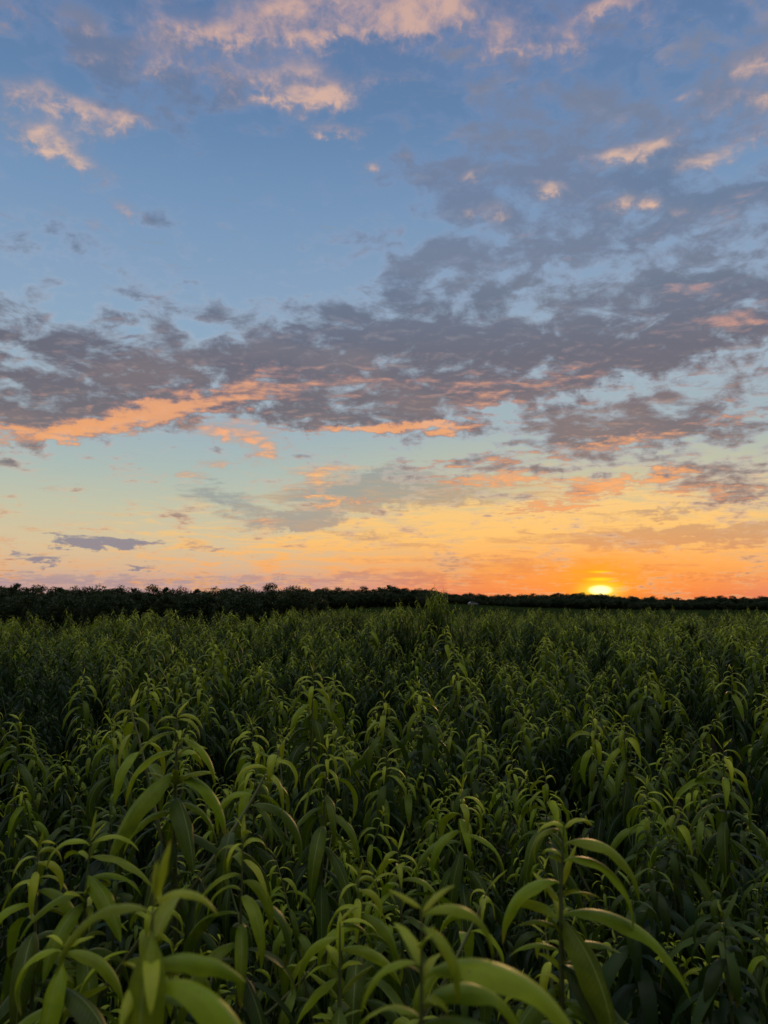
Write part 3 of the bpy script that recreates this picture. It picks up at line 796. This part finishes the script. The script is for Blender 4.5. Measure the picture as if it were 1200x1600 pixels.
named = [  # tip px, tip py, depth, label
    (490, 1046, 2.35, "sapling just left of centre with a curled top and long leaves hanging both sides"),
    (655, 1072, 2.6, "sapling at the centre with a broad dome of arching leaves"),
    (512, 1168, 1.55, "tall shoot beside the fountain-like one, long leaves falling to its right"),
    (232, 992, 4.3, "thin shoot standing above its neighbours on the left against the field"),
    (232, 1056, 2.9, "bushy sapling on the left beside the dark gap between rows"),
    (130, 1052, 3.3, "sapling at the left edge of the row behind the dark gap"),
    (712, 1044, 3.3, "sapling in the middle with a bright topknot of narrow leaves"),
    (926, 1118, 2.3, "sapling on the right in front of a dark gap, its tip leaning left"),
    (972, 1122, 2.15, "bushy sapling on the right with a bright spiky tip above drooping leaves"),
    (1012, 1042, 3.3, "upright sapling on the right with round arching top leaves"),
    (1130, 1166, 1.65, "sapling near the right edge with long leaves arching to the right"),
    (852, 1206, 1.75, "shoot right of centre with two small arching leaves at its tip over a dark gap"),
    (722, 1228, 1.55, "sapling below the centre right with one leaf hooking right"),
    (1145, 985, 5.2, "tall sapling at the right edge with large dark hanging leaves"),
    (400, 1190, 1.75, "small bright shoot between the fountain-like one and the centre"),
    (30, 1122, 2.1, "row of low leafy tops at the left edge in front of the dark gap"),
    (175, 1128, 2.2, "low sapling left of the fountain-like shoot with flat spreading top leaves"),
    (60, 1320, 1.05, "pale leafy shoot at the left edge under the dark gap"),
    (395, 1130, 2.0, "sapling left of centre with drooping dark green leaves"),
    (600, 1090, 2.4, "sapling under the centre dome with fine narrow leaves"),
    (1050, 1250, 1.7, "low shoot at lower right in shade with few leaves"),
    (380, 1300, 1.05, "sapling behind the nearest left shoot with one bright leaf bending right"),
    (620, 1320, 1.25, "small shoot low in the middle with a few short leaves"),
    (560, 1365, 1.1, "pale star-shaped shoot low in the middle"),
    (1010, 1225, 1.9, "bright small shoot on the right over dark leaves"),
    (1110, 1490, 1.3, "dim thin seedling in the dark lower right corner"),
]
srng = np.random.default_rng(77)
for i, (px, py, d, lab) in enumerate(named):
    x, z = at_pix(px, d, py)
    P = P0 if d < 2.4 else (P1 if d < 6 else P2)
    pr = P[i % len(P)]
    rz = float(srng.uniform(0, 6.28))
    c, s_ = math.cos(rz), math.sin(rz)
    tx, ty = pr.tip[0] * c - pr.tip[1] * s_, pr.tip[0] * s_ + pr.tip[1] * c
    place_sapling(pr, x - tx, d - ty, z, rz, lab)
    mark((x - tx, d - ty), .15)

for i, (px, py, d, wf, lab) in enumerate(bushes):
    x, z = at_pix(px, d, py)
    pr = PB[i % 2]
    r_ = place_sapling(pr, x, d, z, float(srng.uniform(0, 6.28)), lab)
    r_.scale = (wf, wf, r_.scale[2])
    mark((x, d), .5 if i == 0 else .3)

shade_saps = [  # px, py, depth, side; leaf colour darkened to give the shade of the hollows
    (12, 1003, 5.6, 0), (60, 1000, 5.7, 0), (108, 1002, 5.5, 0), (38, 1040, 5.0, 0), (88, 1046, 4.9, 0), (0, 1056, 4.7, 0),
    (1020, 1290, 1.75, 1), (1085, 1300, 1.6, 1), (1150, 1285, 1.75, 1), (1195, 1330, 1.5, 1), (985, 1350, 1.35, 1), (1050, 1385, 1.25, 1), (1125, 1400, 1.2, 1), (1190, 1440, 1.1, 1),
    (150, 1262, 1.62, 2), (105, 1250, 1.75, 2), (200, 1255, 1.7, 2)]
dl = [("low dark-leaved sapling in the dark hollow at the left edge, one of many alike", "saplings coloured for shade in the hollow at left"),
      ("low sapling at the lower right corner, deep shade coloured into its leaves, one of many alike", "saplings coloured for shade at lower right"),
      ("low dark-leaved sapling in the dark pocket left of the fountain-like shoot", "saplings coloured for shade left of the fountain-like shoot")]
for i, (px, py, d, q) in enumerate(shade_saps):
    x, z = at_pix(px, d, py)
    place_sapling(P_SHADE[i % 3], x, d, z, float(srng.uniform(0, 6.28)), dl[q][0], dl[q][1])
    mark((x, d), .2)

gaps = [(-2.5, 3.9, 1.15), (-1.75, 2.9, .58), (-2.9, 4.9, 1.1), (-.62, 1.62, .38), (-.72, 1.35, .32), (.66, 1.15, .52), (1.0, 1.4, .5), (.45, .90, .30), (.47, 1.55, .30), (.70, 2.75, .40), (.80, 1.75, .42), (1.2, 2.0, .3),
        (-.05, 3.6, .30), (.35, 4.6, .4), (.2, 3.3, .2), (1.35, 2.6, .25), (.30, .62, .30), (-.50, .50, .12)]
def field_labels(x, y, d):
    a = math.degrees(math.atan2(x, y))
    zone = "left" if a < -9 else ("right" if a > 9 else "middle")
    ring = "behind the foreground shoots" if d < 2.6 else ("in the near rows" if d < 5 else ("halfway into the crop" if d < 9 else "in the back rows"))
    return "one of many alike leafy green saplings, %s of the field, %s" % (zone, ring), "alike saplings %s, %s" % (zone, ring)

cand = []
tries = 0
grid = {}
def clash(x, y, r):
    gx, gy = int(x // .5), int(y // .5)
    for ix in (-1, 0, 1):
        for iy in (-1, 0, 1):
            for (ox, oy, orr) in grid.get((gx + ix, gy + iy), ()):
                if (ox - x) ** 2 + (oy - y) ** 2 < max(r, orr) ** 2: return True
    return False
for o in occupied: grid.setdefault((int(o[0] // .5), int(o[1] // .5)), []).append((o[0], o[1], o[2] + .06))
RMAX = 26.0
def lump(x, y):
    return math.sin(x * 2.9 + 1.3 * math.sin(y * 1.1)) * .5 + math.sin(y * 2.1 + x * .7 + 1.0) * .5 + .25 * math.sin(x * 5.1 - y * 3.7)
for _ in range(26000):
    y = math.sqrt(srng.uniform(.0, 1)) * RMAX
    if y < .55: continue
    x = srng.uniform(-1, 1) * (.56 * y + .5)
    d = math.hypot(x, y)
    if d > RMAX or d < .8: continue
    if x < -.12 * y and y > 17 + 5 * math.sin(x) * .3: continue
    if any((x - g[0]) ** 2 + (y - g[1]) ** 2 < g[2] ** 2 for g in gaps): continue
    r = .36 if d < 2.2 else .48
    if lump(x, y) < -.20: continue
    if d < 1.6 and x > .12: continue
    if d < 2.15 and x > .27 * y: continue
    if clash(x, y, r): continue
    grid.setdefault((int(x // .5), int(y // .5)), []).append((x, y, r))
    cand.append((d, x, y))
cand.sort()
N_IND = 300 - len(shade_saps) - len(named) - len(bushes) - 7
for i, (d, x, y) in enumerate(cand[:N_IND]):
    P = P_SHADE if d < 1.75 else (P0 if d < 2.4 else (P1 if d < 5 else P2))  # nearest fill takes the darkened leaves too, setting off the front shoots
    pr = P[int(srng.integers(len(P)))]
    top = EYE - (srng.uniform(.46, .68) if d < 1.9 else (.33 + srng.uniform(-.07, .07))) + (.21 * lump(x, y) if d > 1.9 else 0) + (srng.uniform(0, .14) if (d > 3 and srng.random() < .2) else 0)
    top = min(top, EYE - .12) - .006 * max(0, d - 8)
    lab, grp = field_labels(x, y, d)
    place_sapling(pr, x, y, top, float(srng.uniform(0, 6.28)), lab, grp)
print("individual saplings", N_IND, "of", len(cand), "to distance", cand[N_IND][0] if len(cand) > N_IND else None)

# the rest of the crop: more than anyone could count, one object
def crop_mass():
    rng = np.random.default_rng(5)
    plans = []
    for i in range(10):
        r_, leader, shoots, lp = sapling_plan(400 + i, side=12, spacing=.026, hr=(.3, .66), size=.8)
        p = cat(lp)
        keep = p['base'][:, 2] > .45
        p = {k: v[keep] for k, v in p.items()}
        p['width'] = p['width'] * 1.25
        plans.append(leaf_arrays(p, 3, 2, r_))
    VV, QQ, AA = [], [], {'age': [], 'rnd': [], 'along': [], 'across': []}
    base = 0
    for (d, x, y) in cand[N_IND:]:
        V, Q, A = plans[int(rng.integers(10))]
        th = rng.uniform(0, 6.28); c, s_ = math.cos(th), math.sin(th)
        gz = float(ground_z(x, y))
        top = min(EYE - .33 + rng.uniform(-.07, .07) + .21 * lump(x, y) + (rng.uniform(0, .16) if rng.random() < .2 else 0), EYE - .1) - .006 * max(0, d - 8)
        sc = (top + min(0, gz)) / 1.35 if False else top / 1.35
        W = V * [1, 1, sc]
        W = np.stack([W[:, 0] * c - W[:, 1] * s_ + x, W[:, 0] * s_ + W[:, 1] * c + y, W[:, 2] + gz], -1)
        VV.append(W); QQ.append(Q + base); base += len(V)
        for k in AA: AA[k].append(A[k])
    if VV:
        me = np_mesh('crop_mass', np.concatenate(VV), np.concatenate(QQ), M_LEAF_FAR, {k: np.concatenate(v) for k, v in AA.items()})
        o = link('sapling_crop', me)
        tag(o, "dense green mass of saplings at the back of the crop below the tree line", 'crop', None, 'stuff')
        print("crop faces", len(me.polygons))
crop_mass()

# ------------------------------------------------------------------ trees of the tree line
def tree_proto(seed, H=6.5, crown_w=5.0, low=.0, clumps=130, per=95, leaf=.21, trunk=True):
    rng = np.random.default_rng(seed)
    # limbs
    paths = []
    th = H * .42
    tr = np.stack([rng.normal(0, .08, 8).cumsum() * .5, rng.normal(0, .08, 8).cumsum() * .5, np.linspace(0, H * .8, 8)], -1)
    paths.append((tr, np.linspace(H * .030, H * .006, 8)))
    # clump centres fill an uneven rounded crown
    cs = []
    lob = rng.uniform(.75, 1.15, 7)
    while len(cs) < clumps:
        u = rng.normal(0, 1, 3); u /= np.linalg.norm(u)
        r = rng.uniform(.35, 1.0) ** .5
        azi = (math.atan2(u[1], u[0]) / 6.283 * 7) % 7
        lo = lob[int(azi)] * (1 - azi % 1) + lob[(int(azi) + 1) % 7] * (azi % 1)
        p = np.array([u[0] * crown_w * .5 * r * lo, u[1] * crown_w * .5 * r * lo, H * (low + 1) * .5 + u[2] * H * (1 - low) * .5 * r * (.9 + .12 * rng.normal())])
        if p[2] < H * low or p[2] > H * 1.04: continue
        cs.append(p)
    cs = np.array(cs)
    for c in cs[::5]:
        t0 = tr[min(6, max(1, int(c[2] / H * 6)))]
        mid = (t0 + c) / 2 + rng.normal(0, .15, 3)
        paths.append((np.array([t0, mid, c]), np.array([H * .010, H * .006, H * .002])))
    tv, tq = tube_arrays(paths, 5)
    # leaf cards
    C = np.repeat(cs, per, 0)
    rad = rng.uniform(.40, .85, len(cs)) * crown_w / 5.0
    off = rng.normal(0, 1, C.shape); off /= np.linalg.norm(off, axis=1)[:, None]
    off *= (np.repeat(rad, per) * rng.uniform(.3, 1.05, len(C)) ** .6)[:, None] * [1.15, 1.15, .8]
    P = C + off
    n = off / (np.linalg.norm(off, axis=1)[:, None] + 1e-6) + rng.normal(0, .6, off.shape)
    n /= np.linalg.norm(n, axis=1)[:, None]
    a = np.cross(n, rng.normal(0, 1, n.shape)); a /= np.linalg.norm(a, axis=1)[:, None]
    b = np.cross(n, a)
    sz = leaf * rng.uniform(.5, 1.2, len(P))[:, None]
    q = np.stack([P - a * sz * .5 - b * sz * .12, P - b * sz * .42, P + a * sz * .6 + b * sz * .05, P + b * sz * .40], 1)
    V = q.reshape(-1, 3)
    Q = np.arange(len(P) * 4).reshape(-1, 4)
    age = np.repeat(np.repeat(rng.random(len(cs)), per), 4)
    me = np_mesh('crown', V, Q, M_TREE, {'age': age, 'rnd': np.repeat(rng.random(len(P)), 4), 'along': np.zeros(len(V))}, smooth=False)
    return me, np_mesh('trunk', tv, tq, M_WOOD)

TREES = [tree_proto(600 + i, H=[6.5, 6.2, 6.8, 6.0, 7.0, 6.4][i], crown_w=[5.2, 4.6, 5.0, 5.6, 4.4, 6.0][i]) for i in range(6)]
trng = np.random.default_rng(9)
def place_tree(k, px, top_py, dist, label, group, name='broadleaf_tree', wide=1.0):
    x = (px - 600.0) / F * dist
    gz = float(ground_z(x, dist))
    H = (EYE - (top_py - HZ) / F * dist) - gz
    r = link(name, None)
    r.location = (x, dist, gz - .05)
    hh = [6.5, 6.2, 6.8, 6.0, 7.0, 6.4][k]
    s_ = H / hh
    r.scale = (s_ * wide, s_ * wide, s_)
    r.rotation_euler = (0, 0, float(trng.uniform(0, 6.28)))
    tag(r, label, 'tree', group)
    link('trunk', TREES[k][1], r); link('crown', TREES[k][0], r)
    return r

# near wood on the left, a front rank and a rear rank
WOODL = "dark trees of the near wood on the left"
def wood_top(px):
    pts = [(-80, 914), (0, 911), (30, 912), (60, 916), (105, 912), (125, 917), (160, 915), (230, 916), (300, 918), (370, 914), (440, 914), (500, 920)]
    return float(np.interp(px, [p[0] for p in pts], [p[1] for p in pts]))
px = -90.0
while px < 440:
    place_tree(int(trng.integers(6)), px, wood_top(px) + trng.uniform(6, 14), float(trng.uniform(88, 98)),
               "dark rounded tree, front rank of the near wood on the left, many alike", WOODL + ', front')
    px += trng.uniform(24, 38)
px = -110.0
while px < 500:
    place_tree(int(trng.integers(6)), px, wood_top(px) + trng.uniform(-1.5, 3), float(trng.uniform(104, 122)),
               "dark tree behind the front rank of the near wood on the left", WOODL + ', rear')
    px += trng.uniform(17, 28)
place_tree(3, 467, 916, 90.0, "round dark tree at the right end of the near wood, standing a little apart", None, wide=1.05)
place_tree(1, 425, 921, 92.0, "dark tree beside the round one that ends the near wood", None)
# middle wood
def far_top(px):
    pts = [(480, 920), (520, 918), (560, 919), (600, 917), (614, 914), (640, 919), (665, 922), (690, 925), (720, 927), (740, 927), (760, 930), (800, 929), (870, 926),
           (900, 927), (940, 929), (1000, 932), (1060, 934), (1110, 932), (1160, 933), (1200, 932), (1300, 930)]
    return float(np.interp(px, [p[0] for p in pts], [p[1] for p in pts]))
px = 470.0
while px < 672:
    place_tree(int(trng.integers(6)), px, far_top(px) + trng.uniform(-2, 3), float(trng.uniform(225, 255)),
               "dark tree of the middle-distance wood behind the green meadow", "dark trees of the middle wood", wide=1.25)
    px += trng.uniform(9, 15)
px = 470.0
while px < 680:
    place_tree(int(trng.integers(6)), px, far_top(px) + trng.uniform(6, 11), float(trng.uniform(212, 222)),
               "low dark tree at the front edge of the middle-distance wood", "low front trees of the middle wood", wide=1.3)
    px += trng.uniform(10, 16)
# far wood along the horizon to the right
px = 650.0
while px < 1290:
    place_tree(int(trng.integers(6)), px, far_top(px) + trng.uniform(-1.5, 3), float(trng.uniform(380, 430)),
               "tiny dark tree of the far wood along the horizon under the sunset", "tiny dark trees of the far wood", wide=1.5)
    px += trng.uniform(5.5, 9.5)
px = 680.0
while px < 1290:
    place_tree(int(trng.integers(6)), px, far_top(px) + trng.uniform(5, 9), float(trng.uniform(355, 372)),
               "tiny low tree at the foot of the far wood along the horizon", "tiny low trees at the foot of the far wood", wide=1.6)
    px += trng.uniform(7, 12)

# a small pale car far away at the edge of the meadow
def build_car():
    import bmesh
    paint = simple_mat('car_paint', lin(.32, .33, .32), lin(.36, .37, .36), 3, .35, 2)
    glass = simple_mat('car_glass', lin(.02, .025, .03), lin(.03, .035, .04), 3, .08, 2, spec=.6)
    rubber = simple_mat('tyre_rubber', lin(.02, .02, .02), lin(.03, .03, .03), 20, .9, 2)
    metal = simple_mat('wheel_rim', lin(.35, .35, .36), lin(.45, .45, .46), 20, .4, 2)
    d = 342.0
    x = (738 - 600.0) / F * d
    root = link('car', None); root.location = (x, d, float(ground_z(x, d)))
    root.rotation_euler = (0, 0, R(12))
    tag(root, "tiny pale car parked far away across the meadow, at the foot of the far wood", 'car')
    def prism(name, prof, w_, mat, y0=0.0, bev=.04, parent=root):
        bm = bmesh.new()
        fr = [bm.verts.new((px_, y0 - w_ / 2, pz)) for px_, pz in prof]
        bk = [bm.verts.new((px_, y0 + w_ / 2, pz)) for px_, pz in prof]
        bm.faces.new(fr); bm.faces.new(bk[::-1])
        n = len(prof)
        for i in range(n): bm.faces.new([fr[(i + 1) % n], fr[i], bk[i], bk[(i + 1) % n]])
        bmesh.ops.recalc_face_normals(bm, faces=bm.faces)
        if bev: bmesh.ops.bevel(bm, geom=bm.edges[:], offset=bev, segments=2, affect='EDGES')
        me = bpy.data.meshes.new(name); bm.to_mesh(me); bm.free(); me.materials.append(mat)
        return link(name, me, parent)
    body = prism('body', [(-2.1, .35), (2.1, .35), (2.15, .75), (1.9, .92), (1.1, 1.0), (.55, 1.42), (-1.15, 1.46), (-1.85, 1.02), (-2.12, .95)], 1.72, paint)
    for sgn in (-1, 1):
        prism('side_window', [(-1.55, 1.04), (.92, 1.04), (.48, 1.36), (-1.1, 1.39)], .02, glass, sgn * .868, 0)
        prism('headlight', [(2.02, .62), (2.17, .62), (2.17, .76), (2.02, .78)], .3, metal, sgn * .6, .01)
        for wx in (-1.3, 1.3):
            th = np.linspace(0, 2 * np.pi, 21)[:-1]
            tyre = prism('wheel', [(wx + .33 * math.cos(t), .33 + .33 * math.sin(t)) for t in th], .22, rubber, sgn * .78, .02)
            prism('rim', [(wx + .19 * math.cos(t), .33 + .19 * math.sin(t)) for t in th], .02, metal, sgn * .90, 0, tyre)
build_car()
